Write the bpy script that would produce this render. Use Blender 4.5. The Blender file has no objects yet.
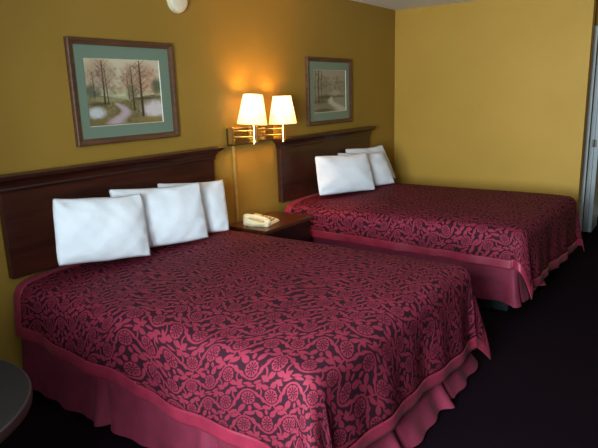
import bpy, bmesh, math, random
import numpy as np
from mathutils import Vector, Matrix
random.seed(7)
PI = math.pi
scene = bpy.context.scene
COL = scene.collection

# ------------------------------------------------------------------ object helpers
def link(name, me, parent=None):
    o = bpy.data.objects.new(name, me)
    COL.objects.link(o)
    if parent is not None:
        o.parent = parent
    return o

def tag(o, label, cat, group=None):
    o['label'] = label
    o['category'] = cat
    if group:
        o['group'] = group
    return o

def thing(name, label, cat, loc=(0, 0, 0), group=None):
    o = bpy.data.objects.new(name, None)
    COL.objects.link(o)
    o.location = loc
    o.empty_display_size = .1
    return tag(o, label, cat, group)

def struct(name, bm, m):
    o = obj(name, bm, m)
    o['kind'] = 'structure'
    return o

def obj(name, bm, m, parent=None, smooth=False, offset=None):
    """link a bmesh as one mesh object; vertices are given in world space"""
    off = Vector(offset) if offset is not None else (Vector(parent_origin(parent)) if parent is not None else Vector((0, 0, 0)))
    for v in bm.verts:
        v.co -= off
    me = bpy.data.meshes.new(name)
    bmesh.ops.recalc_face_normals(bm, faces=bm.faces[:])
    bm.to_mesh(me)
    bm.free()
    me.materials.append(m)
    if smooth:
        me.polygons.foreach_set('use_smooth', [True] * len(me.polygons))
    o = link(name, me, parent)
    return o

def parent_origin(p):
    t = Vector((0, 0, 0))
    while p is not None:
        t += p.location
        p = p.parent
    return t

def box(bm, x0, x1, y0, y1, z0, z1, bevel=0, seg=2):
    b = bmesh.new()
    vs = [b.verts.new((x, y, z)) for z in (z0, z1) for y in (y0, y1) for x in (x0, x1)]
    for f in ((0, 1, 3, 2), (4, 6, 7, 5), (0, 4, 5, 1), (2, 3, 7, 6), (0, 2, 6, 4), (1, 5, 7, 3)):
        b.faces.new([vs[i] for i in f])
    if bevel:
        bmesh.ops.bevel(b, geom=b.edges[:], offset=bevel, segments=seg, profile=.5, affect='EDGES')
    merge(bm, b)
    return bm

def merge(bm, b, M=None):
    if M is not None:
        bmesh.ops.transform(b, matrix=M, verts=b.verts[:])
    me = bpy.data.meshes.new('tmp')
    b.to_mesh(me)
    b.free()
    bm.from_mesh(me)
    bpy.data.meshes.remove(me)

def lathe(bm, prof, c=(0, 0, 0), n=40, cap=True, M=None):
    b = bmesh.new()
    rings = []
    for r, z in prof:
        rings.append([b.verts.new((r * math.cos(2 * PI * i / n), r * math.sin(2 * PI * i / n), z)) for i in range(n)])
    for a, d in zip(rings, rings[1:]):
        for i in range(n):
            b.faces.new((a[i], a[(i + 1) % n], d[(i + 1) % n], d[i]))
    if cap:
        b.faces.new(rings[0][::-1])
        b.faces.new(rings[-1])
    merge(bm, b, Matrix.Translation(c) @ (M if M is not None else Matrix.Identity(4)))
    return bm

def tube(bm, pts, r, n=12, cap=True):
    b = bmesh.new()
    pts = [Vector(p) for p in pts]
    rings = []
    prev = None
    for i, p in enumerate(pts):
        t = (pts[min(i + 1, len(pts) - 1)] - pts[max(i - 1, 0)]).normalized()
        ref = prev if prev is not None else (Vector((0, 0, 1)) if abs(t.z) < .9 else Vector((1, 0, 0)))
        u = (ref - t * ref.dot(t)).normalized()
        prev = u
        w = t.cross(u)
        rings.append([b.verts.new(p + (u * math.cos(2 * PI * k / n) + w * math.sin(2 * PI * k / n)) * r) for k in range(n)])
    for a, d in zip(rings, rings[1:]):
        for k in range(n):
            b.faces.new((a[k], a[(k + 1) % n], d[(k + 1) % n], d[k]))
    if cap:
        b.faces.new(rings[0][::-1])
        b.faces.new(rings[-1])
    merge(bm, b)
    return bm

def rect_loft(bm, x0, x1, yb, y0, prof):
    """stack of rectangles against the wall; prof = (z, overhang)"""
    b = bmesh.new()
    rings = []
    for z, o in prof:
        rings.append([b.verts.new(p) for p in ((x0 - o, yb, z), (x0 - o, y0 - o, z), (x1 + o, y0 - o, z), (x1 + o, yb, z))])
    for a, d in zip(rings, rings[1:]):
        for i in range(4):
            b.faces.new((a[i], a[(i + 1) % 4], d[(i + 1) % 4], d[i]))
    b.faces.new(rings[0][::-1])
    b.faces.new(rings[-1])
    merge(bm, b)
    return bm

# ------------------------------------------------------------------ materials
def lin(*c):
    return tuple(((v / 255) / 12.92 if v / 255 <= .04045 else ((v / 255 + .055) / 1.055) ** 2.4) for v in c) + (1,)

class G:
    """small node-graph helper"""
    def __init__(s, name):
        s.m = bpy.data.materials.new(name)
        s.m.use_nodes = True
        s.t = s.m.node_tree
        s.t.nodes.clear()
        s.out = s.t.nodes.new('ShaderNodeOutputMaterial')
        s.b = s.t.nodes.new('ShaderNodeBsdfPrincipled')
        s.L(s.b.outputs[0], s.out.inputs[0])
    def L(s, a, b):
        s.t.links.new(a, b)
    def N(s, typ, **k):
        n = s.t.nodes.new(typ)
        for a, v in k.items():
            setattr(n, a, v)
        return n
    def put(s, inp, v):
        if hasattr(v, 'is_linked'):
            s.L(v, inp)
        else:
            inp.default_value = v
    def M(s, op, a, b=None, c=None, clamp=False):
        n = s.N('ShaderNodeMath', operation=op, use_clamp=clamp)
        for i, v in enumerate((a, b, c)):
            if v is not None:
                s.put(n.inputs[i], v)
        return n.outputs[0]
    def V(s, op, a, b=None):
        n = s.N('ShaderNodeVectorMath', operation=op)
        s.put(n.inputs[0], a)
        if b is not None:
            s.put(n.inputs[1], b)
        return n
    def mix(s, f, a, b, typ='MIX'):
        n = s.N('ShaderNodeMix', data_type='RGBA', blend_type=typ)
        s.put(n.inputs[0], f); s.put(n.inputs[6], a); s.put(n.inputs[7], b)
        return n.outputs[2]
    def coord(s, kind='Object'):
        return s.N('ShaderNodeTexCoord').outputs[kind]
    def mapped(s, scale, kind='Object'):
        n = s.N('ShaderNodeMapping')
        s.L(s.coord(kind), n.inputs[0])
        n.inputs['Scale'].default_value = scale
        return n.outputs[0]
    def noise(s, vec, scale, detail=3, rough=.5):
        n = s.N('ShaderNodeTexNoise')
        s.L(vec, n.inputs['Vector'])
        n.inputs['Scale'].default_value = scale
        n.inputs['Detail'].default_value = detail
        n.inputs['Roughness'].default_value = rough
        return n.outputs[0]
    def ramp(s, f, *stops):
        n = s.N('ShaderNodeValToRGB')
        s.L(f, n.inputs[0])
        e = n.color_ramp.elements
        while len(e) < len(stops):
            e.new(.5)
        for q, (p, c) in zip(e, stops):
            q.position = p
            q.color = c
        return n.outputs[0]
    def bump(s, h, strength=.2, dist=.005):
        n = s.N('ShaderNodeBump')
        n.inputs['Strength'].default_value = strength
        n.inputs['Distance'].default_value = dist
        s.L(h, n.inputs['Height'])
        s.L(n.outputs[0], s.b.inputs['Normal'])
    def set(s, col=None, rough=.5, metal=0, spec=.5, sheen=0, coat=0):
        if col is not None:
            s.put(s.b.inputs['Base Color'], col)
        s.put(s.b.inputs['Roughness'], rough)
        s.b.inputs['Metallic'].default_value = metal
        s.b.inputs['Specular IOR Level'].default_value = spec
        s.b.inputs['Sheen Weight'].default_value = sheen
        s.b.inputs['Coat Weight'].default_value = coat
        return s.m

def simple(name, col, rough=.5, metal=0, spec=.5, var=.08, scale=30, bump=0, sheen=0, coat=0):
    g = G(name)
    n = g.noise(g.coord(), scale)
    d = tuple(c * (1 - var * 2) for c in col[:3]) + (1,)
    l = tuple(min(1, c * (1 + var * 2)) for c in col[:3]) + (1,)
    c = g.ramp(n, (.3, d), (.7, l))
    if bump:
        g.bump(n, bump, .003)
    return g.set(c, rough, metal, spec, sheen, coat)

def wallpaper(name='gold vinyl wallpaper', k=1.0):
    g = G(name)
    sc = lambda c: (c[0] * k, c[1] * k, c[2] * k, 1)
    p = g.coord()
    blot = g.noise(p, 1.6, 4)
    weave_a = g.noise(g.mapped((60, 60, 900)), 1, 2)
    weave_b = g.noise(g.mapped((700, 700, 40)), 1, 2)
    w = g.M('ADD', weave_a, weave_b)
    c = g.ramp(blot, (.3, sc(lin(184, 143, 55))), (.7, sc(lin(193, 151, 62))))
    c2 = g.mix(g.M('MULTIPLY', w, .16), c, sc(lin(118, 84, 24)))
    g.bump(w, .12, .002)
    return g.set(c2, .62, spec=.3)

def carpet():
    g = G('dark plum carpet')
    p = g.coord()
    n1 = g.noise(p, 260, 2)
    n2 = g.noise(p, 3, 3)
    c = g.ramp(n1, (.25, lin(9, 4, 7)), (.75, lin(31, 18, 26)))
    c = g.mix(g.M('MULTIPLY', n2, .5), c, lin(14, 8, 12))
    g.bump(n1, .6, .006)
    return g.set(c, .97, spec=.03)

def wood(name, dark, light, rough=.32, axis='x', scale=1.0):
    g = G(name)
    sc = {'x': (1.2, 14, 14), 'y': (14, 1.2, 14), 'z': (14, 14, 1.2)}[axis]
    v = g.mapped(tuple(s * scale for s in sc))
    n = g.noise(v, 2.2, 6, .62)
    fine = g.noise(g.mapped(tuple(s * 7 for s in sc)), 2, 3)
    c = g.ramp(n, (.3, dark), (.72, light))
    c = g.mix(g.M('MULTIPLY', fine, .35), c, dark)
    g.bump(fine, .05, .001)
    return g.set(c, rough, spec=.5)

def linen(name, col, bump=.25, ridges=0):
    g = G(name)
    p = g.coord()
    w = g.noise(p, 340, 2)
    big = g.noise(p, 9, 4)
    h = g.M('ADD', g.M('MULTIPLY', w, .15), big)
    if ridges:
        rn = g.noise(g.mapped((5, 5, 11)), 1, 2, .5)
        rg = g.M('POWER', g.M('SUBTRACT', 1, g.M('MULTIPLY', g.M('ABSOLUTE', g.M('SUBTRACT', rn, .5)), 5), clamp=True), 2)
        h = g.M('ADD', h, g.M('MULTIPLY', rg, ridges))
    g.bump(h, bump, .012 if ridges else .006)
    d = tuple(c * .93 for c in col[:3]) + (1,)
    return g.set(g.ramp(big, (.3, d), (.7, col)), .85, spec=.15, sheen=.1)

def satin(name, a, b, rough=.42):
    g = G(name)
    p = g.coord()
    n = g.noise(p, 14, 4)
    f = g.noise(p, 300, 2)
    c = g.ramp(n, (.3, a), (.7, b))
    g.bump(g.M('ADD', n, g.M('MULTIPLY', f, .1)), .2, .008)
    return g.set(c, rough, spec=.3, sheen=.03)

def damask():
    """jacquard: winding vines, round flowers and pointed leaves, pink on near-black plum; driven by the cloth's own UV in metres"""
    g = G('floral jacquard bedspread')
    uv = g.coord('UV')
    wob = g.N('ShaderNodeTexNoise')
    g.L(uv, wob.inputs['Vector']); wob.inputs['Scale'].default_value = 4.5; wob.inputs['Detail'].default_value = 1
    off = g.V('SUBTRACT', wob.outputs['Color'], (.5, .5, .5)).outputs[0]
    off = g.V('MULTIPLY', off, (.04, .04, 0)).outputs[0]
    wob2 = g.N('ShaderNodeTexNoise')
    g.L(uv, wob2.inputs['Vector']); wob2.inputs['Scale'].default_value = 1.7; wob2.inputs['Detail'].default_value = 0
    off2 = g.V('MULTIPLY', g.V('SUBTRACT', wob2.outputs['Color'], (.5, .5, .5)).outputs[0], (.32, .32, 0)).outputs[0]
    off = g.V('ADD', off, off2).outputs[0]
    q = g.V('ADD', uv, off).outputs[0]
    rot = g.N('ShaderNodeVectorRotate', rotation_type='Z_AXIS'); rot.inputs['Angle'].default_value = math.radians(-24)
    g.L(q, rot.inputs['Vector']); q = rot.outputs[0]
    sp = g.N('ShaderNodeSeparateXYZ'); g.L(q, sp.inputs[0])
    X, Y = sp.outputs[0], sp.outputs[1]
    RH, PW, A = .126, .238, .040
    row = g.M('FLOOR', g.M('ADD', g.M('DIVIDE', Y, RH), .5))
    y = g.M('SUBTRACT', Y, g.M('MULTIPLY', row, RH))
    y = g.M('MULTIPLY', y, g.M('MULTIPLY_ADD', g.M('FLOORED_MODULO', row, 2.0), -2.0, 1.0))
    shift = g.M('MULTIPLY', g.M('FLOORED_MODULO', g.M('MULTIPLY', row, 1.37), 2.0), .0595)
    xs = g.M('ADD', X, shift)
    def cell(v, w):
        return g.M('MULTIPLY', g.M('SUBTRACT', g.M('FRACT', g.M('ADD', g.M('DIVIDE', v, w), .5)), .5), w)
    x = cell(xs, PW)                     # -PW/2 .. PW/2, crest of the vine at 0
    # vine
    wave = g.M('MULTIPLY', g.M('COSINE', g.M('MULTIPLY', x, 2 * PI / PW)), A)
    slope = g.M('ABSOLUTE', g.M('SINE', g.M('MULTIPLY', x, 2 * PI / PW)))
    hw = g.M('MULTIPLY_ADD', slope, .0034, .0045)
    m = g.M('SUBTRACT', hw, g.M('ABSOLUTE', g.M('SUBTRACT', y, wave)))
    ax = g.M('ABSOLUTE', x)
    for c0, k0, y0, y1 in ((.060, .014, .0, .064), (.104, -.012, -.064, -.02)):
        bend = g.M('MULTIPLY_ADD', g.M('SINE', g.M('MULTIPLY', y, 55)), k0, c0)
        sh = g.M('SUBTRACT', .0042, g.M('ABSOLUTE', g.M('SUBTRACT', ax, bend)))
        sh = g.M('MINIMUM', sh, g.M('MINIMUM', g.M('SUBTRACT', y, y0), g.M('SUBTRACT', y1, y)))
        m = g.M('MAXIMUM', m, sh)
    # leaves in one period of the vine: (x, y, angle, half length, half width)
    leaves = [(-.098, .043, 30, .023, .011), (-.066, .050, -40, .021, .0105), (.098, .041, 150, .023, .011), (.066, .050, 40, .021, .0105),
              (-.036, -.042, 40, .023, .0115), (.036, -.043, 140, .023, .0115), (.000, -.050, 85, .013, .008),
              (-.072, -.014, 75, .016, .0085), (.072, -.014, 105, .016, .0085), (-.046, .012, 70, .015, .0075), (.046, .012, 110, .015, .0075),
              (-.084, -.053, 8, .023, .0095), (.084, -.053, -8, .023, .0095), (-.026, .057, 5, .021, .006), (.026, .056, -8, .021, .006),
              (.108, .016, 80, .0001, .0001), (-.055, -.060, -10, .014, .004), (.055, -.060, 10, .014, .004)]
    cx = g.N('ShaderNodeCombineXYZ'); g.L(x, cx.inputs[0]); g.L(y, cx.inputs[1]); P = cx.outputs[0]
    for (lx, ly, an, ln, wd) in leaves:
        ln, wd = ln * 1.12, wd * 1.12
        ca, sa = math.cos(math.radians(an)), math.sin(math.radians(an))
        p = g.M('ADD', g.V('DOT_PRODUCT', P, (ca, sa, 0)).outputs['Value'], -(lx * ca + ly * sa))
        r = g.M('ADD', g.V('DOT_PRODUCT', P, (-sa, ca, 0)).outputs['Value'], -(-lx * sa + ly * ca))
        s = g.M('SUBTRACT', g.M('MULTIPLY_ADD', g.M('MULTIPLY', p, p), -wd / (ln * ln), wd), g.M('ABSOLUTE', r))
        m = g.M('MAXIMUM', m, s)
    # flowers
    fx = cell(xs, PW / 2)
    rr = g.M('SQRT', g.M('ADD', g.M('MULTIPLY', fx, fx), g.M('MULTIPLY', y, y)))
    an = g.M('ARCTAN2', y, fx)
    pet = g.M('COSINE', g.M('MULTIPLY', an, 10))
    edge = g.M('MULTIPLY_ADD', pet, .0016, .0315)
    disc = g.M('SUBTRACT', edge, rr)
    halo = g.M('SUBTRACT', .0365, rr)                       # dark gap all round the flower
    m = g.M('MINIMUM', m, g.M('MULTIPLY', halo, -1))
    ring = g.M('SUBTRACT', .0085, g.M('ABSOLUTE', g.M('SUBTRACT', rr, .0165)))     # dashes between r .008 and .025
    dash = g.M('MINIMUM', ring, g.M('MULTIPLY', g.M('SUBTRACT', g.M('MULTIPLY', pet, -1), .05), .004))
    disc = g.M('MINIMUM', disc, g.M('MULTIPLY', dash, -1))
    eye = g.M('SUBTRACT', .0022, g.M('ABSOLUTE', g.M('SUBTRACT', rr, .0062)))
    disc = g.M('MINIMUM', disc, g.M('MULTIPLY', eye, -1))
    m = g.M('MAXIMUM', m, disc)
    f = g.M('MULTIPLY_ADD', m, 1 / .0026, .5, clamp=True)
    n = g.noise(uv, 3.0, 3)
    thread = g.noise(g.mapped((900, 350, 1), 'UV'), 1, 1)
    pink = g.ramp(n, (.3, lin(115, 35, 51)), (.7, lin(130, 41, 58)))
    pink = g.mix(g.M('MULTIPLY', thread, .25), pink, lin(92, 20, 34))
    darkc = lin(44, 17, 27)
    c = g.mix(f, darkc, pink)
    g.bump(g.M('ADD', g.M('MULTIPLY', f, .8), g.M('MULTIPLY', thread, .3)), .25, .002)
    return g.set(c, g.M('MULTIPLY_ADD', f, -.15, .8), spec=.1, sheen=.0)

def shade_mat():
    g = G('lit cream lamp shade')
    geo = g.coord('Generated')
    sp = g.N('ShaderNodeSeparateXYZ'); g.L(geo, sp.inputs[0])
    c = g.ramp(sp.outputs[2], (.0, (1, .66, .2, 1)), (.3, (1, .82, .45, 1)), (.55, (1, .94, .74, 1)), (1, (1, .9, .62, 1)))
    g.set(lin(245, 232, 200), .8, spec=.1)
    g.L(c, g.b.inputs['Emission Color'])
    g.b.inputs['Emission Strength'].default_value = SHADE_E
    tr = g.N('ShaderNodeBsdfTranslucent')
    tr.inputs[0].default_value = (1, .84, .55, 1)
    mx = g.N('ShaderNodeMixShader')
    mx.inputs[0].default_value = .26
    g.L(g.b.outputs[0], mx.inputs[1]); g.L(tr.outputs[0], mx.inputs[2]); g.L(mx.outputs[0], g.out.inputs[0])
    return g.m

def vcol_mat(name):
    g = G(name)
    a = g.N('ShaderNodeVertexColor', layer_name='paint')
    return g.set(a.outputs[0], .35, spec=.35, coat=.2)

def emit(name, col, s):
    g = G(name)
    g.set(col, .5)
    g.b.inputs['Emission Color'].default_value = col
    g.b.inputs['Emission Strength'].default_value = s
    return g.m

SHADE_E = .9
M = dict(
    wall=wallpaper(), wall_shaded=wallpaper('gold vinyl wallpaper with painted shade', .70), carpet=carpet(),  # second wallpaper: same paper, darkened to put the headboard wall's shade into its colour
    ceil=simple('speckled ceiling paint', lin(236, 233, 228), .9, spec=.1, var=.04, scale=180, bump=.4),
    head=wood('dark cherry headboard veneer', lin(40, 16, 10), lin(78, 33, 20), .36),
    crown=wood('dark cherry moulding', lin(38, 15, 10), lin(72, 30, 19), .34),
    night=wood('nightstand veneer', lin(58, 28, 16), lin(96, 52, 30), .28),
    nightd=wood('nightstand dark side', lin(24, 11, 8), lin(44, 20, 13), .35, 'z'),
    damask=damask(), border=satin('rose satin border', lin(120, 30, 50), lin(142, 38, 60), .45),
    skirt=satin('rose dust ruffle cotton', lin(112, 34, 54), lin(128, 40, 62), .65),
    pillow=linen('white cotton pillowcase', lin(230, 234, 238), .22, .35),
    mattress=linen('mattress ticking', lin(215, 210, 205), .1),
    plinth=simple('dark bed plinth', lin(26, 34, 36), .6, spec=.3),
    frame=wood('walnut picture frame', lin(66, 40, 22), lin(112, 74, 44), .6),
    mat=simple('green mat board', lin(112, 130, 110), .5, var=.03, scale=200, coat=.15),
    print=vcol_mat('framed landscape print'),
    lip=simple('cream bevel edge', lin(205, 200, 180), .6),
    brass=simple('polished brass', (.80, .55, .22, 1), .22, 1, var=.03),
    bronze=simple('dark bronze lamp plate', (.20, .13, .05, 1), .25, .9, var=.05),
    shade=shade_mat(), bulb=emit('lit bulb', (1, .8, .5, 1), 12),
    cream=simple('aged cream plastic', lin(226, 214, 182), .45, var=.03),
    phone=simple('ivory telephone plastic', lin(232, 218, 176), .4, var=.02),
    phonek=simple('grey telephone keys', lin(150, 140, 115), .5),
    phonec=simple('pale telephone cord', lin(205, 190, 150), .5),
    cover=simple('painted cord cover', lin(168, 132, 62), .5),
    laminate=simple('dark taupe laminate', lin(27, 23, 20), .7, spec=.08, var=.06, scale=120),
    edge=simple('brown table edging', lin(36, 22, 19), .6, var=.05),
    iron=simple('black cast iron', lin(18, 17, 17), .5, var=.05),
    white=simple('white door paint', lin(236, 238, 234), .5, var=.02),
    door=simple('pale grey door paint', lin(146, 152, 152), .5, var=.03),
    steel=simple('dull steel hinge', lin(70, 66, 60), .4, .8),
    alu=simple('grey aluminium window frame', lin(150, 150, 150), .4, .7),
    base=simple('dark brown vinyl baseboard', lin(44, 30, 22), .5),
)
def glass():
    g = G('window glass')
    tr = g.N('ShaderNodeBsdfTransparent'); gl = g.N('ShaderNodeBsdfGlossy'); mx = g.N('ShaderNodeMixShader')
    gl.inputs['Roughness'].default_value = .02
    mx.inputs[0].default_value = .06
    g.L(tr.outputs[0], mx.inputs[1]); g.L(gl.outputs[0], mx.inputs[2]); g.L(mx.outputs[0], g.out.inputs[0])
    return g.m
M['glass'] = glass()
M['panel'] = wood('added brown bounce-cutting wall finish', lin(60, 42, 24), lin(86, 62, 36), .6, 'z')  # dark finish added on the unseen right and front walls to cut bounce light

# ------------------------------------------------------------------ the room (headboard wall is y = 0, floor z = 0)
H = 2.49
XF, XB, YR = -1.9, 4.835, -4.3           # front wall, back wall, right wall
YC = -2.05                              # outer corner where the back wall ends
XD, XE = 5.35, 6.3
def B(*a, **k):
    return box(bmesh.new(), *a, **k)
struct('floor', B(XF - .12, XE + .1, YR - .12, .12, -.06, 0), M['carpet'])
struct('ceiling', B(XF - .12, XE + .1, YR - .12, .12, H, H + .06), M['ceil'])
struct('wall_left', B(XF - .12, XE + .1, 0, .12, 0, H), M['wall_shaded'])
struct('wall_right', B(XF - .12, XE + .1, YR - .12, YR, 0, H), M['panel'])
struct('wall_back', B(XB, XB + .12, YC, 0, 0, H), M['wall'])
# front wall behind the camera, with a wide window
WY0, WY1, WZ0, WZ1 = -3.05, -1.65, .80, 2.15
bm = bmesh.new()
box(bm, XF - .12, XF, YR, WY0, 0, H); box(bm, XF - .12, XF, WY1, 0, 0, H)
box(bm, XF - .12, XF, WY0, WY1, 0, WZ0); box(bm, XF - .12, XF, WY0, WY1, WZ1, H)
struct('wall_front', bm, M['panel'])
bm = bmesh.new()
for y0, y1 in ((WY0, WY0 + .05), ((WY0 + WY1) / 2 - .03, (WY0 + WY1) / 2 + .03), (WY1 - .05, WY1)):
    box(bm, XF - .09, XF - .03, y0, y1, WZ0, WZ1)
for z0, z1 in ((WZ0, WZ0 + .05), (WZ1 - .05, WZ1)):
    box(bm, XF - .09, XF - .03, WY0 + .05, (WY0 + WY1) / 2 - .03, z0, z1); box(bm, XF - .09, XF - .03, (WY0 + WY1) / 2 + .03, WY1 - .05, z0, z1)
w = struct('window_1', bm, M['alu'])
for k in range(2):
    ya = (WY0 + .05, (WY0 + WY1) / 2 + .03)[k]; yb = ((WY0 + WY1) / 2 - .03, WY1 - .05)[k]
    obj('window_pane', B(XF - .063, XF - .057, ya, yb, WZ0 + .05, WZ1 - .05), M['glass'], w)
# alcove beyond the back wall: a wall with a doorway, its casing and a door leaf standing open
DY0, DY1, DZ = -2.80, -2.03, 2.12
bm = bmesh.new()
box(bm, XD, XD + .1, DY1, 0, 0, H); box(bm, XD, XD + .1, YR, DY0, 0, H); box(bm, XD, XD + .1, DY0, DY1, DZ, H)
struct('wall_alcove', bm, M['wall'])
struct('wall_bathroom', B(XE, XE + .1, YR, 0, 0, H), M['wall'])
bm = bmesh.new()
box(bm, XD - .018, XD, DY1, DY1 + .045, 0, DZ + .06, .004); box(bm, XD - .018, XD, DY0 - .06, DY0, 0, DZ + .06, .004)
box(bm, XD - .018, XD, DY0, DY1, DZ, DZ + .06, .004)
struct('trim_1', bm, M['white'])
bm = bmesh.new()
for k in range(2):
    box(bm, XD + .012, XD + .40, DY1 - .050 - k * .044, DY1 - .008 - k * .044, .012, DZ - .02, .003)
d = struct('door_1', bm, M['door'])
for z in (.985,):
    bm = bmesh.new()
    tube(bm, [(XD + .006, DY1 - .0515, z - .04), (XD + .006, DY1 - .0515, z + .04)], .007)
    box(bm, XD + .008, XD + .012, DY1 - .075, DY1 - .028, z - .04, z + .04)
    obj('hinge', bm, M['steel'], d)
struct('baseboard_bathroom', B(XE - .015, XE, -2.9, -1.5, 0, .15, .003), M['white'])
struct('baseboard_left', B(XF, XB, -.012, 0, 0, .1, .003), M['base'])
struct('baseboard_back', B(XB - .012, XB, YC, -.012, 0, .1, .003), M['base'])

# ------------------------------------------------------------------ headboards
def headboard(x0, label):
    W = 1.607
    t = thing('headboard', label, 'headboard', (x0 + W / 2, -.002, .66), 'wall-mounted headboards')
    bm = bmesh.new()
    box(bm, x0, x0 + W, -.05, -.003, .66, 1.172, .004)
    obj('panel', bm, M['head'], t)
    bm = bmesh.new()
    rect_loft(bm, x0, x0 + W, -.003, -.05, [(1.135, .002), (1.137, .008), (1.147, .011), (1.157, .008), (1.160, .010), (1.172, .014), (1.186, .024), (1.198, .040), (1.203, .044), (1.203, .052), (1.222, .056), (1.226, .053), (1.226, .02)])
    obj('crown_moulding', bm, M['crown'], t)
headboard(.079, 'dark cherry headboard behind the bed nearer the camera, left of the lamp')
headboard(2.516, 'dark cherry headboard behind the farther bed, right of the lamp')

# ------------------------------------------------------------------ beds
R_EDGE = .075
def arc(d, r=R_EDGE):
    """signed cloth distance past the edge -> (horizontal, drop)"""
    if d <= -r:
        return d, 0.0
    a = (d + r) / r
    if a < PI / 2:
        return -r + r * math.sin(a), r * (1 - math.cos(a))
    return 0.0, r + (d + r - r * PI / 2)

def smooth_noise(seed):
    rnd = random.Random(seed)
    ws = [(rnd.uniform(-9, 9), rnd.uniform(-9, 9), rnd.uniform(0, 6.3)) for _ in range(10)]
    return lambda x, y: sum(math.sin(a * x + b * y + c) for a, b, c in ws) / 10

def bedspread(x0, x1, yh, yf, zt, near, far, foot, seed, label, pn=2, crown=.03, step=.014, flare=.10, skew=0, uoff=(0, 0), BAND=.065):
    W, Ln = x1 - x0, yh - yf
    nz = smooth_noise(seed)
    nz2 = smooth_noise(seed + 50)
    # cloth stations across (a) and along (b)
    fr = [i / 26 for i in range(1, 27)]
    na = int(W / step); nb = int(Ln / step)
    acol = [('n', f) for f in fr[::-1]] + [('t', i / na) for i in range(na + 1)] + [('f', f) for f in fr]
    brow = [('t', i / nb) for i in range(nb + 1)] + [('o', f) for f in fr]
    verts, uvs, hem = [], [], []
    for kb, fb in brow:
        for ka, fa in acol:
            # overhang in a and b
            bpos = fb * Ln if kb == 't' else Ln
            s = bpos / Ln
            aT = fa * W if ka == 't' else (0 if ka == 'n' else W)
            ovn, ovf = near(s), far(s)
            ovo = foot(aT / W)
            if ka == 'n':
                da_n, a = fa * ovn, -fa * ovn
            elif ka == 'f':
                a = W + fa * ovf
            else:
                a = fa * W
            b = bpos + (fb * ovo if kb == 'o' else 0)
            h = 1e9
            h = min(h, ovn + min(a, 0) if a < W / 2 else 1e9, ovf - max(a - W, 0) if a >= W / 2 else 1e9)
            h = min(h, ovo - max(b - Ln, 0), b)
            if ka != 't':
                h = min(h, (1 - fa) * (ovn if ka == 'n' else ovf))
            da = -a if a < W / 2 else a - W
            sx = -1 if a < W / 2 else 1
            db = b - Ln
            vx, vy = da + R_EDGE, db + R_EDGE
            edge_x = x0 if sx < 0 else x1
            if vx > 0 and vy > 0:
                rho = (vx ** pn + vy ** pn) ** (1 / pn)
                th = math.atan2(vy, vx)
                hh, dr = arc(rho - R_EDGE)
                rad = hh + R_EDGE
                hang = max(0, dr - R_EDGE)
                rad += hang * flare + hang * .20 * math.sin(2 * th) ** 2 * (.9 if hang > 0 else 0)
                wv = .010 * min(1, hang / .2) * math.sin(7 * th + seed)
                rad += wv
                x = edge_x - sx * R_EDGE + sx * rad * math.cos(th)
                y = yf + R_EDGE - rad * math.sin(th)
                z = zt - dr + hang * .06
            else:
                hx, drx = arc(da)
                hy, dry = arc(db)
                hang = max(0, drx - R_EDGE, dry - R_EDGE)
                wav = .011 * min(1, hang / .2)
                if drx > 0:
                    x = edge_x + sx * (hx + hang * flare + wav * math.sin(b * 8.5 + seed) + wav * .6 * math.sin(b * 21 + seed * 2))
                    y = yh - b
                else:
                    x = x0 + a
                    y = yf - (hy + hang * flare + wav * math.sin(a * 9.3 + seed) + wav * .6 * math.sin(a * 23 + seed * 3)) if dry > 0 else yh - b
                z = zt - max(drx, dry)
            # crowned, slightly rumpled top
            inx = max(0, min(1, (W / 2 - abs(a - W / 2)) / .35)); iny = max(0, min(1, (Ln - b) / .35))
            k = (inx * (2 - inx)) * (iny * (2 - iny))
            z += crown * k + .004 * nz(x * 1.3, y * 1.3) * k + .0025 * nz2(x * 3, y * 3)
            y -= skew * (aT / W - .5) * min(1, b / Ln)
            verts.append((x, y, z)); uvs.append((b + uoff[0], a + uoff[1])); hem.append(h)
    nx, ny = len(acol), len(brow)
    t = thing('bedspread', label, 'bedspread', ((x0 + x1) / 2, (yh + yf) / 2, zt), 'floral bedspreads')
    o = Vector(t.location)
    for name, sel, m in (('patterned_field', lambda hv: hv >= BAND, M['damask']), ('satin_border', lambda hv: hv < BAND, M['border'])):
        used, faces, fuv = {}, [], []
        vs = []
        for j in range(ny - 1):
            for i in range(nx - 1):
                q = (j * nx + i, j * nx + i + 1, (j + 1) * nx + i + 1, (j + 1) * nx + i)
                if not sel(sum(hem[k] for k in q) / 4):
                    continue
                f = []
                for k in q:
                    if k not in used:
                        used[k] = len(vs)
                        vs.append(Vector(verts[k]) - o)
                    f.append(used[k])
                    fuv.extend(uvs[k])
                faces.append(f[::-1])
        fuv2 = []
        for n in range(len(faces)):
            c = fuv[n * 8:n * 8 + 8]
            fuv2 += c[6:8] + c[4:6] + c[2:4] + c[0:2]
        me = bpy.data.meshes.new(name)
        me.from_pydata(vs, [], faces)
        ul = me.uv_layers.new(name='UVMap')
        ul.data.foreach_set('uv', fuv2)
        me.materials.append(m)
        me.polygons.foreach_set('use_smooth', [True] * len(me.polygons))
        ob = link(name, me, t)
        sol = ob.modifiers.new('thickness', 'SOLIDIFY')
        sol.thickness = .005 if name == 'patterned_field' else .007
        sol.offset = -1 if name == 'patterned_field' else -.6
    return t

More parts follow.
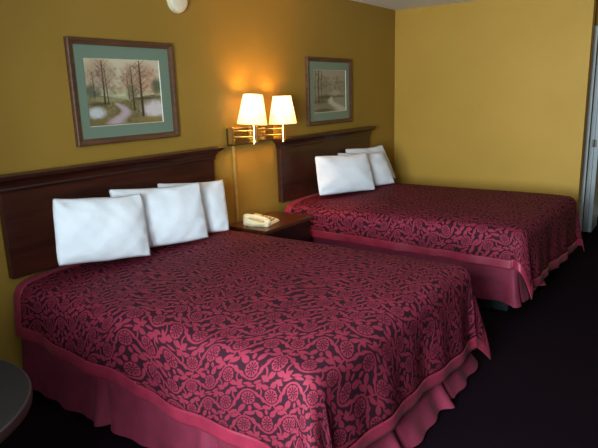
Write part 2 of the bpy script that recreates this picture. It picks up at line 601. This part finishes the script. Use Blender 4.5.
def bed(x0, x1, yh, yf, zt, zskirt, label, seed, fl=1):
    t = thing('bed', label, 'bed', ((x0 + x1) / 2, (yh + yf) / 2, 0), 'queen beds')
    obj('plinth', B(x0 + .10, x1 - .10, yf + .10, yh - .02, 0, .17, .004), M['plinth'], t)
    obj('box_spring', B(x0 + .045, x1 - .045, yf + .045, yh, .17, zt - .24, .02), M['mattress'], t)
    bm = bmesh.new()
    box(bm, x0 + .03, x1 - .03, yf + .03, yh, zt - .24, zt - .012, .055, 5)
    obj('mattress', bm, M['mattress'], t, True)
    # dust ruffle: one strip round near side, foot and far side, falling in pleats
    path = []
    yA, yB, xa, xb = -.016, yf + .028, x0 + .030, x1 - .030
    L1, L2 = yA - yB, xb - xa
    tot = 2 * L1 + L2
    n = 560
    bm = bmesh.new()
    rows = 12
    pl = [.70, 1.42, L1 - .02, L1 + .52, L1 + 1.05, L1 + L2 + .02, L1 + L2 + .7, L1 + L2 + 1.4]
    grid = []
    rc = .05
    for i in range(n + 1):
        s = tot * i / n
        if s < L1 - rc:
            p, nr = (xa, yA - s), (-1, 0)
        elif s < L1 + rc:
            k = (s - L1 + rc) / (2 * rc) * PI / 2
            p, nr = (xa + rc - rc * math.cos(k), yB + rc - rc * math.sin(k)), (-math.cos(k), -math.sin(k))
        elif s < L1 + L2 - rc:
            p, nr = (xa + s - L1, yB), (0, -1)
        elif s < L1 + L2 + rc:
            k = (s - L1 - L2 + rc) / (2 * rc) * PI / 2
            p, nr = (xb - rc + rc * math.sin(k), yB + rc - rc * math.cos(k)), (math.sin(k), -math.cos(k))
        else:
            p, nr = (xb, yB + s - L1 - L2), (1, 0)
        col = []
        for j in range(rows + 1):
            f = j / rows
            z = (zt - .245) + (zskirt - (zt - .245)) * f
            fold = .006 * math.sin(s * 31 + seed) + .006 * math.sin(s * 13.7 + 2 * seed)
            for c in pl:
                dd = s - c
                fold += .030 * math.exp(-(dd / .035) ** 2) - .030 * math.exp(-((dd - .06) / .018) ** 2)
            off = f * f * ((.12 if L1 - .03 < s < L1 + L2 + .03 else .025) * fl + fold * 1.3) + fold * .05
            col.append(bm.verts.new((p[0] + nr[0] * off, p[1] + nr[1] * off, z)))
        grid.append(col)
    for a, b in zip(grid, grid[1:]):
        for j in range(rows):
            bm.faces.new((a[j], b[j], b[j + 1], a[j + 1]))
    sk = obj('dust_ruffle', bm, M['skirt'], t, True)
    return t

BED1 = dict(x0=.062, x1=1.64, yh=-.055, yf=-2.035, zt=.632)
BED2 = dict(x0=2.525, x1=4.10, yh=-.055, yf=-2.14, zt=.632)
bed(**dict(BED1, yf=-2.01), zskirt=.02, label='queen bed nearer the camera, its rose dust ruffle reaching the carpet beside the round table', seed=1)
bed(**dict(BED2, yf=-2.09), zskirt=.095, fl=.35, label='farther queen bed by the back wall, dark plinth showing under its rose ruffle', seed=2)
bedspread(**BED1, near=lambda s: .245 + .12 * s, far=lambda s: .30, foot=lambda u: .385 + .07 * u, seed=3, skew=.045,
          label='pink and plum floral bedspread on the bed nearer the camera', uoff=(.03, .04))
bedspread(**BED2, near=lambda s: .205 + .035 * s, far=lambda s: .30, foot=lambda u: .40 + .03 * u, seed=5, pn=2.6, skew=.06,
          label='pink and plum floral bedspread on the farther bed by the back wall', uoff=(.61, .27))

# ------------------------------------------------------------------ pillows (given by their four corners)
def pillow(tl, tr, br, bl, th, seed, label, group):
    tl, tr, br, bl = map(Vector, (tl, tr, br, bl))
    n1, n2 = 46, 34
    nz = smooth_noise(seed); nf = smooth_noise(seed + 9)
    c = (tl + tr + br + bl) / 4
    t_u = ((tr + br) - (tl + bl)).normalized()
    t_v = ((tl + tr) - (bl + br)).normalized()
    nrm = t_u.cross(t_v).normalized()
    if nrm.y > 0:
        nrm = -nrm
    bm = bmesh.new()
    grids = []
    for side in (1, -1):
        g = []
        for j in range(n2 + 1):
            row = []
            for i in range(n1 + 1):
                s, t = 2 * i / n1 - 1, 2 * j / n2 - 1
                es, et = 1 - abs(s) ** 2.8, 1 - abs(t) ** 2.6
                # slack edges wander, corners stay a little round
                ps = s * (1 + .012 * (1 - t * t) + .022 * nf(t * .5 + 3 * (s > 0), 1.0) * (1 - t ** 4) - .012 * abs(t) ** 9)
                pt = t * (1 - (.075 if t > 0 else .005) * (1 - s * s) + .05 * nf(s * .55, 2.0 + 3 * (t > 0)) * (1 - s ** 6) - .012 * abs(s) ** 9)
                a, b = (ps + 1) / 2, (pt + 1) / 2
                p = (bl * (1 - a) + br * a) * (1 - b) + (tl * (1 - a) + tr * a) * b
                k = max(0, es * et)
                bulge = th / 2 * k ** .66
                # seams pull creases from the corners and edges
                rim = 1 - min(1, k * 2.2)
                ang = math.atan2(t, s)
                cre = .010 * rim * (1 - max(abs(s), abs(t)) ** 10) * math.sin(ang * 13 + seed + 2.5 * nf(s, t))
                top = max(0, t) ** 2 * (1 - abs(t) ** 12)
                cre += .013 * top * math.sin(s * 9 + 4 * t + seed + 2 * nf(s * .6, t)) * (.5 + .5 * nz(s, t))
                cre += .011 * nz(s * .8, t * .8) * min(1, k * 3)
                cre += .006 * nf(s * 1.8, t * 1.1) * min(1, k * 2)
                droop = -.010 * (1 - abs(t)) * 0
                p = p + nrm * (side * bulge + cre) + Vector((0, 0, droop))
                if side == -1 and (i in (0, n1) or j in (0, n2)):
                    row.append(grids[0][j][i])
                else:
                    row.append(bm.verts.new(p))
            g.append(row)
        grids.append(g)
        for j in range(n2):
            for i in range(n1):
                bm.faces.new((g[j][i], g[j][i + 1], g[j + 1][i + 1], g[j + 1][i]))
    o = obj('pillow', bm, M['pillow'], None, True, offset=c)
    o.location = c
    tag(o, label, 'pillow', group)
    return o
g1, g2 = 'white pillows on the nearer bed', 'white pillows on the farther bed'
pillow((.244, -.25, 1.099), (.762, -.33, 1.05), (.721, -.42, .685), (.195, -.31, .745), .135, 1, 'leftmost white pillow on the nearer bed, in front of the middle pillow', g1)
pillow((.643, -.18, 1.082), (1.272, -.30, 1.043), (1.228, -.40, .680), (.66, -.29, .70), .13, 2, 'middle white pillow on the nearer bed, its left half tucked behind another', g1)
pillow((1.083, -.10, 1.048), (1.59, -.22, 1.012), (1.475, -.36, .672), (1.05, -.20, .69), .12, 3, 'rightmost white pillow on the nearer bed, closest to the telephone', g1)
pillow((2.822, -.20, 1.048), (3.412, -.40, 1.03), (3.386, -.51, .678), (2.775, -.27, .70), .135, 4, 'front left white pillow on the farther bed, closest to the nightstand', g2)
pillow((3.234, -.18, 1.034), (3.829, -.36, .995), (3.83, -.50, .675), (3.20, -.30, .69), .125, 5, 'middle white pillow on the farther bed, bluish right side showing', g2)
pillow((3.554, -.08, 1.040), (4.057, -.24, 1.038), (4.11, -.38, .675), (3.50, -.17, .69), .11, 6, 'rearmost white pillow on the farther bed, closest to the back wall', g2)

# ------------------------------------------------------------------ framed prints
def paint_path(w, h):
    rs = np.random.RandomState(4)
    u, v = np.meshgrid(np.linspace(0, 1, w), np.linspace(0, 1, h))      # v up
    def blur(a, k):
        ker = np.ones(k) / k
        a = np.apply_along_axis(lambda r: np.convolve(np.pad(r, k // 2, 'edge'), ker, 'valid')[:len(r)], 1, a)
        return np.apply_along_axis(lambda r: np.convolve(np.pad(r, k // 2, 'edge'), ker, 'valid')[:len(r)], 0, a)
    img = np.zeros((h, w, 3))
    sky = np.array([206, 192, 160.]); haze = np.array([184, 188, 150.])
    img[:] = sky * (v[..., None]) + haze * (1 - v[..., None])
    def soft(cx, cy, rx, ry, col, a=1., p=1):
        nonlocal img
        n1 = blur(rs.rand(h, w), 5) - .5
        d = ((u - cx) / rx) ** 2 + ((v - cy) / ry) ** 2 + n1 * 1.4
        k = (np.clip(1.25 - d, 0, 1) ** p * a)[..., None]
        img = img * (1 - k) + np.array(col, float) * k
    soft(.18, .75, .24, .28, (160, 130, 106), .6); soft(.60, .68, .16, .28, (172, 128, 100), .6); soft(.80, .70, .17, .26, (180, 130, 104), .65)
    soft(.08, .50, .12, .14, (92, 92, 72), .9); soft(.95, .58, .09, .14, (88, 90, 66), .9); soft(.59, .50, .09, .12, (104, 100, 72), .8)
    soft(.27, .55, .10, .14, (150, 140, 110), .6); soft(.42, .52, .14, .06, (168, 172, 128), .7)
    g = v < .42 + .03 * np.sin(u * 9)
    ground = np.array([122, 108, 72.]) + (blur(rs.rand(h, w), 3)[..., None] - .5) * 90
    img = np.where(g[..., None], ground, img)
    soft(.30, .40, .3, .05, (150, 150, 108), .7)
    soft(.90, .22, .22, .17, (212, 200, 196), 1); soft(.74, .40, .2, .025, (86, 76, 54), .8); soft(.10, .20, .13, .10, (196, 198, 196), 1)
    soft(.14, .33, .14, .03, (80, 72, 50), .7); soft(.80, .05, .25, .06, (140, 116, 66), .9); soft(.12, .05, .2, .07, (120, 104, 66), .9)
    # lilac path
    for q in np.linspace(0, 1, 40):
        pu = .36 + .16 * q + .06 * math.sin(q * 5) - (.10 * max(0, q - .55) * 3)
        pv = .33 - .30 * q
        d = np.hypot((u - pu) / (.035 + .10 * q), (v - pv) / .025)
        k = (np.clip(1.2 - d, 0, 1) * .5)[..., None]
        img = img * (1 - k) + np.array([186, 166, 172.]) * k
    # mottled foliage
    for q in range(260):
        fx_, fy_ = ((.20, .72), (.60, .70), (.78, .70), (.40, .60))[q % 4]
        cu, cv = rs.normal(fx_, .085), rs.normal(fy_, .13)
        if cv < .42:
            continue
        col = ((120, 92, 72), (178, 128, 100), (188, 132, 108), (150, 148, 112), (206, 186, 152))[rs.randint(5)]
        d = np.hypot((u - cu) / (.012 + .02 * rs.rand()), (v - cv) / (.014 + .02 * rs.rand()))
        k = (np.clip(1.3 - d, 0, 1) * .45)[..., None]
        img = img * (1 - k) + np.array(col, float) * k
    # trees
    def line(x0_, y0_, x1_, y1_, wd, col, a=.9):
        nonlocal img
        dx, dy = x1_ - x0_, y1_ - y0_
        t = np.clip(((u - x0_) * dx + (v - y0_) * dy) / (dx * dx + dy * dy), 0, 1)
        d = np.hypot(u - x0_ - t * dx, v - y0_ - t * dy)
        wl = wd * (1 - .6 * t)
        k = (np.clip(1.6 - d / wl, 0, 1) * a)[..., None]
        img = img * (1 - k) + np.array(col, float) * k
    for x, yb, yt, wd in ((.22, .33, .97, .010), (.265, .33, .85, .006), (.60, .22, .93, .009), (.715, .13, .98, .016), (.54, .40, .8, .005), (.10, .42, .8, .005)):
        line(x, yb, x - .02 + .02 * rs.rand(), yt, wd, (64, 48, 36))
        for k in range(16):
            yy = yb + (yt - yb) * (.35 + .6 * k / 16)
            sgn = 1 if k % 2 else -1
            line(x - .01, yy, x + sgn * (.05 + .05 * rs.rand()), yy + .07 + .06 * rs.rand(), wd * .35, (84, 62, 48), .7)
    return img

def paint_stream(w, h):
    rs = np.random.RandomState(9)
    u, v = np.meshgrid(np.linspace(0, 1, w), np.linspace(0, 1, h))
    img = np.zeros((h, w, 3)); img[:] = np.array([140, 132, 108.])
    img += (rs.rand(h, w, 1) - .5) * 14
    def soft(cx, cy, rx, ry, col, a=1.):
        nonlocal img
        d = ((u - cx) / rx) ** 2 + ((v - cy) / ry) ** 2 + (rs.rand(h, w) - .5) * .5
        k = (np.clip(1.3 - d, 0, 1) * a)[..., None]
        img = img * (1 - k) + np.array(col, float) * k
    soft(.5, .9, .7, .2, (158, 148, 124), .7)
    for q in range(240):
        fx_, fy_ = ((.22, .68), (.40, .66), (.30, .52), (.78, .62))[q % 4]
        cu, cv = rs.normal(fx_, .09), rs.normal(fy_, .11)
        if cv < .36:
            continue
        col = ((92, 84, 66), (110, 100, 80), (130, 120, 98), (150, 140, 116))[rs.randint(4)]
        d = np.hypot((u - cu) / (.02 + .03 * rs.rand()), (v - cv) / (.018 + .025 * rs.rand()))
        k = (np.clip(1.3 - d, 0, 1) * .5)[..., None]
        img = img * (1 - k) + np.array(col, float) * k
    soft(.68, .46, .18, .075, (162, 152, 128), .9); soft(.36, .36, .30, .05, (70, 62, 48), .9); soft(.80, .37, .2, .025, (84, 76, 58), .8)
    soft(.22, .26, .25, .07, (92, 82, 64), .9); soft(.30, .15, .3, .08, (118, 108, 86), .8); soft(.30, .05, .3, .05, (84, 74, 58), .9)
    for q in np.linspace(0, 1, 30):
        pu = .54 + .26 * q - .10 * math.sin(q * 5); pv = .35 - .33 * q
        d = np.hypot((u - pu) / (.05 + .17 * q), (v - pv) / .035)
        k = (np.clip(1.2 - d, 0, 1) * .5)[..., None]
        img = img * (1 - k) + np.array([188, 180, 158.]) * k
    for x, wd in ((.15, .016), (.24, .008), (.06, .008)):
        k = (np.clip(1.5 - np.abs(u - x - .01 * np.sin(v * 8)) / wd, 0, 1) * (v > .22) * .8)[..., None]
        img = img * (1 - k) + np.array([58, 50, 38.]) * k
    return img

def framed_print(x0, z0, mi, painter, wh, label, seed):
    W, Hh = .797, .623
    x1, z1 = x0 + W, z0 + Hh
    t = thing('framed_print', label, 'picture', ((x0 + x1) / 2, 0, z0), 'framed landscape prints')
    bm = bmesh.new()
    fw = .038
    # mitred profile ring
    prof = [(0, 0), (0, -.026), (.006, -.032), (.016, -.030), (.026, -.024), (fw, -.020), (fw, -.004)]
    rings = []
    for i, y in prof:
        rings.append([bm.verts.new(p) for p in ((x0 + i, y, z0 + i), (x1 - i, y, z0 + i), (x1 - i, y, z1 - i), (x0 + i, y, z1 - i))])
    for a, b in zip(rings, rings[1:]):
        for k in range(4):
            bm.faces.new((a[k], a[(k + 1) % 4], b[(k + 1) % 4], b[k]))
    obj('frame', bm, M['frame'], t)
    mx0, mx1, mz0, mz1 = mi
    bm = bmesh.new()
    o = [(x0 + fw - .004, z0 + fw - .004), (x1 - fw + .004, z0 + fw - .004), (x1 - fw + .004, z1 - fw + .004), (x0 + fw - .004, z1 - fw + .004)]
    i = [(mx0, mz0), (mx1, mz0), (mx1, mz1), (mx0, mz1)]
    A = [bm.verts.new((p[0], -.012, p[1])) for p in o]; Bv = [bm.verts.new((p[0], -.012, p[1])) for p in i]
    for k in range(4):
        bm.faces.new((A[k], A[(k + 1) % 4], Bv[(k + 1) % 4], Bv[k]))
    ob = obj('mat_board', bm, M['mat'], t)
    sol = ob.modifiers.new('thickness', 'SOLIDIFY'); sol.thickness = .002; sol.offset = 0
    # cream bevel of the window in the mat
    bm = bmesh.new()
    e = .004
    A = [bm.verts.new((p[0], -.0128, p[1])) for p in i]
    i2 = [(mx0 + e, mz0 + e), (mx1 - e, mz0 + e), (mx1 - e, mz1 - e), (mx0 + e, mz1 - e)]
    Bv = [bm.verts.new((p[0], -.0085, p[1])) for p in i2]
    for k in range(4):
        bm.faces.new((A[k], A[(k + 1) % 4], Bv[(k + 1) % 4], Bv[k]))
    obj('bevel_edge', bm, M['lip'], t)
    # the printed sheet: colours held per vertex
    w, h = wh
    img = np.clip(painter(w, h), 0, 255) / 255
    linimg = np.where(img <= .04045, img / 12.92, ((img + .055) / 1.055) ** 2.4)
    oo = Vector(t.location)
    vs = [(mx0 + (mx1 - mx0) * a / (w - 1) - oo.x, -.008 - oo.y, mz0 + (mz1 - mz0) * b / (h - 1) - oo.z) for b in range(h) for a in range(w)]
    fs = [(b * w + a, b * w + a + 1, (b + 1) * w + a + 1, (b + 1) * w + a) for b in range(h - 1) for a in range(w - 1)]
    me = bpy.data.meshes.new('print')
    me.from_pydata(vs, [], fs)
    ca = me.color_attributes.new('paint', 'FLOAT_COLOR', 'POINT')
    rgba = np.ones((h * w, 4)); rgba[:, :3] = linimg.reshape(-1, 3)
    ca.data.foreach_set('color', rgba.ravel())
    me.materials.append(M['print'])
    link('landscape_sheet', me, t)
framed_print(.585, 1.33, (.688, 1.263, 1.438, 1.84), paint_path, (150, 106), 'framed woodland path print in green mat above the nearer bed, left of the lamp', 1)
framed_print(2.993, 1.298, (3.108, 3.694, 1.412, 1.81), paint_stream, (110, 76), 'framed brownish stream print in green mat above the farther bed, right of the lamp', 2)

# ------------------------------------------------------------------ double swing-arm wall lamp
PY = -.15
t = thing('wall_lamp', 'lit brass double swing-arm wall lamp with two cream shades', 'lamp', (2.1, 0, 1.2))
bm = bmesh.new()
box(bm, 1.89, 2.45, -.032, 0, 1.212, 1.352, .006)
obj('wall_plate', bm, M['bronze'], t)
bm = bmesh.new()
box(bm, 2.21, 2.33, -.040, -.032, 1.235, 1.330, .003)
obj('switch_plate', bm, M['brass'], t)
for sx in (2.25, 2.29):
    bm = bmesh.new()
    lathe(bm, [(.008, 0), (.008, .012), (.005, .016)], (sx, -.040, 1.283), 14, M=Matrix.Rotation(PI / 2, 4, 'X'))
    obj('switch_knob', bm, M['bronze'], t)
for k, (hx, hz, px, zb, za1, za2, sxc, zs) in enumerate(((1.895, 1.225, 2.05, 1.225, 1.325, 1.279, 2.043, 1.375), (2.185, 1.215, 2.425, 1.213, 1.318, 1.270, 2.427, 1.357))):
    arm = bmesh.new()
    # hinge block on the wall plate, square post, two thin rails
    box(arm, hx - .014, hx + .012, -.072, -.028, hz + .004, hz + .135, .003)
    for z in (za1, za2):
        tube(arm, [(hx, -.055, z + .006), (hx + .03, -.085, z + .005), ((hx + px) / 2, (PY - .055) / 2 - .03, z + .002), (px, PY, z - .004)], .0062, 10)
    obj('swing_arm', arm, M['brass'], t)
    post = bmesh.new()
    tube(post, [(px, PY, zb), (px, PY, zs + .03)], .0115, 16)
    lathe(post, [(.016, 0), (.016, .016), (.011, .022)], (px, PY, zb - .004), 18)
    lathe(post, [(.010, 0), (.019, .01), (.019, .06), (.012, .066)], (px, PY, zs + .03), 18)
    obj('lamp_post', post, M['brass'], t)
    sh = bmesh.new()
    n, prof = 64, [(.118, 0), (.1155, .012), (.0765, .222), (.076, .226)]
    rings = []
    for r, z in prof:
        ring = []
        for i in range(n):
            an = 2 * PI * i / n
            rr = r * (1 + .006 * math.cos(16 * an))
            ring.append(sh.verts.new((sxc + rr * math.cos(an), PY + rr * math.sin(an), zs + z)))
        rings.append(ring)
    for a, b in zip(rings, rings[1:]):
        for i in range(n):
            sh.faces.new((a[i], a[(i + 1) % n], b[(i + 1) % n], b[i]))
    if k == 0:      # the left shade sits a little crooked
        bmesh.ops.rotate(sh, cent=(sxc, PY, zs), matrix=Matrix.Rotation(math.radians(6.5), 3, 'Y'), verts=sh.verts[:])
        bmesh.ops.translate(sh, vec=(-.012, 0, 0), verts=sh.verts[:])
    so = obj('lamp_shade', sh, M['shade'], t, True)
    ms = so.modifiers.new('thickness', 'SOLIDIFY'); ms.thickness = .0015
    spd = bmesh.new()
    for i in range(3):
        an = 2 * PI * i / 3 + .4
        tube(spd, [(sxc, PY, zs + .215), (sxc + .075 * math.cos(an), PY + .075 * math.sin(an), zs + .215)], .0018, 6)
    tube(spd, [(sxc + .02, PY, zs + .096), (sxc + .034, PY, zs + .15), (sxc + .02, PY, zs + .205), (sxc, PY, zs + .216)], .0016, 6)
    tube(spd, [(sxc - .02, PY, zs + .096), (sxc - .034, PY, zs + .15), (sxc - .02, PY, zs + .205), (sxc, PY, zs + .216)], .0016, 6)
    obj('shade_holder', spd, M['brass'], so)
    bl = bmesh.new()
    lathe(bl, [(.010, 0), (.012, .02), (.024, .05), (.026, .064), (.019, .082), (.006, .09)], (sxc, PY, zs + .094), 20)
    obj('bulb', bl, M['bulb'], t, True)
    ld = bpy.data.lights.new('bulb_light', 'POINT')
    ld.energy = (24, 19)[k]
    ld.color = (1, .50, .13)
    ld.shadow_soft_size = .045
    lo = bpy.data.objects.new('bulb_light', ld)
    lo.location = (sxc, PY, zs + .15)
    COL.objects.link(lo)
bm = bmesh.new()
box(bm, 1.945, 1.972, -.016, 0, .57, 1.212, .004)
tag(obj('cord_cover', bm, M['cover']), 'narrow vertical cord cover running down the wall below the lamp', 'cord cover')

# ------------------------------------------------------------------ nightstand between the beds
t = thing('nightstand', 'brown veneered nightstand between the two beds, under the telephone', 'nightstand', (2.1, -.2, 0))
NX0, NX1, NY = 1.80, 2.425, -.43
obj('top', B(NX0, NX1, NY, -.005, .572, .60, .004), M['night'], t)
bm = bmesh.new()
box(bm, NX0 + .02, NX0 + .04, NY + .02, -.005, .05, .572); box(bm, NX1 - .04, NX1 - .02, NY + .02, -.005, .05, .572)
box(bm, NX0 + .04, NX1 - .04, -.02, -.005, .05, .572); box(bm, NX0 + .04, NX1 - .04, NY + .03, -.02, .05, .08)
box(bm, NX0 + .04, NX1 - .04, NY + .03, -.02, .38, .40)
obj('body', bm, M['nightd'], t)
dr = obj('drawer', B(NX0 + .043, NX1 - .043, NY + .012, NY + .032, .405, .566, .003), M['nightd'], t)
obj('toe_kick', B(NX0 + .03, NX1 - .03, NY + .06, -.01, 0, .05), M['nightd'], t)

# telephone, lying across the table's left end
t = thing('telephone', 'cream desk telephone with handset on cradle, on the nightstand', 'telephone', (1.985, -.23, .60))
ang = math.radians(12)
Rm = Matrix.Translation((1.985, -.23, .60)) @ Matrix.Rotation(ang, 4, 'Z') @ Matrix.Scale(1.05, 4)
def tobj(name, bm, m, par, smooth=False):
    bmesh.ops.transform(bm, matrix=Rm, verts=bm.verts[:])
    return obj(name, bm, m, par, smooth)
bm = bmesh.new()
# wedge body: local x = width .19, y = depth .22 (front at -y)
sec = [(-.105, 0), (-.105, .018), (-.02, .036), (.105, .056), (.105, 0)]
vs = [[bm.verts.new((x, y, z)) for y, z in sec] for x in (-.09, .112)]
for k in range(5):
    bm.faces.new((vs[0][k], vs[0][(k + 1) % 5], vs[1][(k + 1) % 5], vs[1][k]))
bm.faces.new(vs[0]); bm.faces.new(vs[1][::-1])
bmesh.ops.bevel(bm, geom=bm.edges[:], offset=.006, segments=2, affect='EDGES')
tobj('base', bm, M['phone'], t)
bm = bmesh.new()
hx = -.055
tube(bm, [(hx, -.090, .040), (hx, -.06, .052), (hx, -.02, .059), (hx, .03, .066), (hx, .075, .071), (hx, .105, .068)], .0145, 14)
for yy, zz in ((-.083, .034), (.092, .060)):
    lathe(bm, [(.021, -.018), (.026, -.010), (.026, .008), (.018, .018)], (hx, yy, zz), 20)
tobj('handset', bm, M['phone'], t, True)
bm = bmesh.new()
for i in range(3):
    for j in range(4):
        x = .01 + i * .028; y = -.075 + j * .030
        z = .0225 + (y + .09) * .205
        b = bmesh.new(); box(b, -.010, .010, -.009, .009, 0, .006, .0015)
        merge(bm, b, Matrix.Translation((x, y, z)) @ Matrix.Rotation(.2, 4, 'X'))
tobj('keypad', bm, M['phonek'], t)
bm = bmesh.new()
pts = []
for i in range(220):
    q = i / 219
    cx_, cy_ = hx - .01 - .075 * math.sin(PI * q) , -.100 + .20 * q
    pts.append((cx_ + .006 * math.cos(q * 130), cy_ , .014 + .02 * max(0, 1 - q * 8) + .006 * math.sin(q * 130)))
tube(bm, pts, .0022, 6)
tobj('coiled_cord', bm, M['phonec'], t, True)

# ------------------------------------------------------------------ smoke alarm high on the wall
t = thing('smoke_alarm', 'round cream smoke alarm high on the wall, right of the woodland path print', 'smoke alarm', (1.466, 0, 2.236))
RX = Matrix.Rotation(PI / 2, 4, 'X')
bm = bmesh.new()
lathe(bm, [(.080, 0), (.082, .008), (.082, .016), (.077, .020)], (1.466, 0, 2.236), 48, M=RX)
obj('mounting_plate', bm, M['cream'], t, False)
bm = bmesh.new()
lathe(bm, [(.078, .020), (.078, .030), (.070, .042), (.045, .050), (.018, .052)], (1.466, 0, 2.236), 48, M=RX)
for k in range(3):
    lathe(bm, [(.052 + k * .008, .0475 - k * .003), (.054 + k * .008, .049 - k * .003), (.056 + k * .008, .0455 - k * .003)], (1.466, 0, 2.236), 40, False, M=RX)
obj('cover', bm, M['cream'], t, True)
bm = bmesh.new()
lathe(bm, [(.012, .050), (.012, .055), (.008, .057)], (1.466, 0, 2.236), 20, M=RX)
obj('test_button', bm, M['cream'], t)

# ------------------------------------------------------------------ round table at the left edge
TX, TY, TR = -.935, -1.21, .40
t = thing('round_table', 'dark round pedestal table in the shade, left of the nearer bed', 'table', (TX, TY, 0))
bm = bmesh.new()
lathe(bm, [(TR - .006, .708), (TR - .006, .7395), (TR - .008, .740)], (TX, TY, 0), 96)
obj('tabletop', bm, M['laminate'], t)
bm = bmesh.new()
lathe(bm, [(TR - .006, .706), (TR - .001, .707), (TR, .712), (TR, .734), (TR - .002, .739), (TR - .006, .740)], (TX, TY, 0), 96, False)
obj('edge_band', bm, M['edge'], t, True)
bm = bmesh.new()
lathe(bm, [(.11, .704), (.11, .698), (.04, .680), (.035, .08), (.06, .05)], (TX, TY, 0), 32)
obj('pedestal', bm, M['iron'], t)
bm = bmesh.new()
for k in range(4):
    b = bmesh.new()
    vv = [[b.verts.new((x, s * wv, z)) for s, z in ((-1, 0), (1, 0), (1, zt_), (-1, zt_))] for x, wv, zt_ in ((.03, .035, .07), (.16, .03, .05), (.30, .028, .028))]
    for a, c in zip(vv, vv[1:]):
        for i in range(4):
            b.faces.new((a[i], a[(i + 1) % 4], c[(i + 1) % 4], c[i]))
    b.faces.new(vv[0][::-1]); b.faces.new(vv[-1])
    merge(bm, b, Matrix.Translation((TX, TY, .0)) @ Matrix.Rotation(PI / 4 + k * PI / 2, 4, 'Z'))
obj('pedestal_foot', bm, M['iron'], t)

# ------------------------------------------------------------------ light
def area(name, loc, rot, sx, sy, e, col, spread=PI):
    d = bpy.data.lights.new(name, 'AREA')
    d.shape = 'RECTANGLE'; d.size = sx; d.size_y = sy; d.energy = e; d.color = col; d.spread = spread
    o = bpy.data.objects.new(name, d)
    o.location = loc; o.rotation_euler = rot
    COL.objects.link(o)
    return o
# daylight coming through the window behind the camera (outside the glass, facing +x)
area('daylight', (XF - .20, (WY0 + WY1) / 2, (WZ0 + WZ1) / 2), (0, -PI / 2, 0), WZ1 - WZ0, WY1 - WY0, 198, (.75, .895, .985), math.radians(106))
wd = bpy.data.worlds.new('World'); scene.world = wd
wd.use_nodes = True
bgn = wd.node_tree.nodes['Background']
sky = wd.node_tree.nodes.new('ShaderNodeTexSky')
sky.sky_type = 'NISHITA'; sky.sun_disc = False; sky.sun_elevation = .6; sky.sun_rotation = 1.0
wd.node_tree.links.new(sky.outputs[0], bgn.inputs[0])
bgn.inputs[1].default_value = .08

# ------------------------------------------------------------------ camera (solved from the photograph's vanishing points)
cd = bpy.data.cameras.new('camera')
cd.sensor_fit = 'HORIZONTAL'; cd.sensor_width = 36; cd.lens = 565.644 * 36 / 598
cam = bpy.data.objects.new('camera', cd)
COL.objects.link(cam)
r = Vector((0.57715418, -0.816069, -0.03040455)); u = Vector((0.20053336, 0.10553651, 0.97398584)); f = Vector((0.79163086, 0.56823713, -0.2245599))
Mx = Matrix((r, u, -f)).transposed().to_4x4()
Mx.translation = (-1.396, -3.028, 1.597)
cam.matrix_world = Mx
cd.clip_start = .05
scene.camera = cam
scene.view_settings.view_transform = 'Standard'
scene.view_settings.look = 'None'
scene.view_settings.exposure = 0.0
scene.cycles.use_denoising = True
scene.cycles.max_bounces = 8
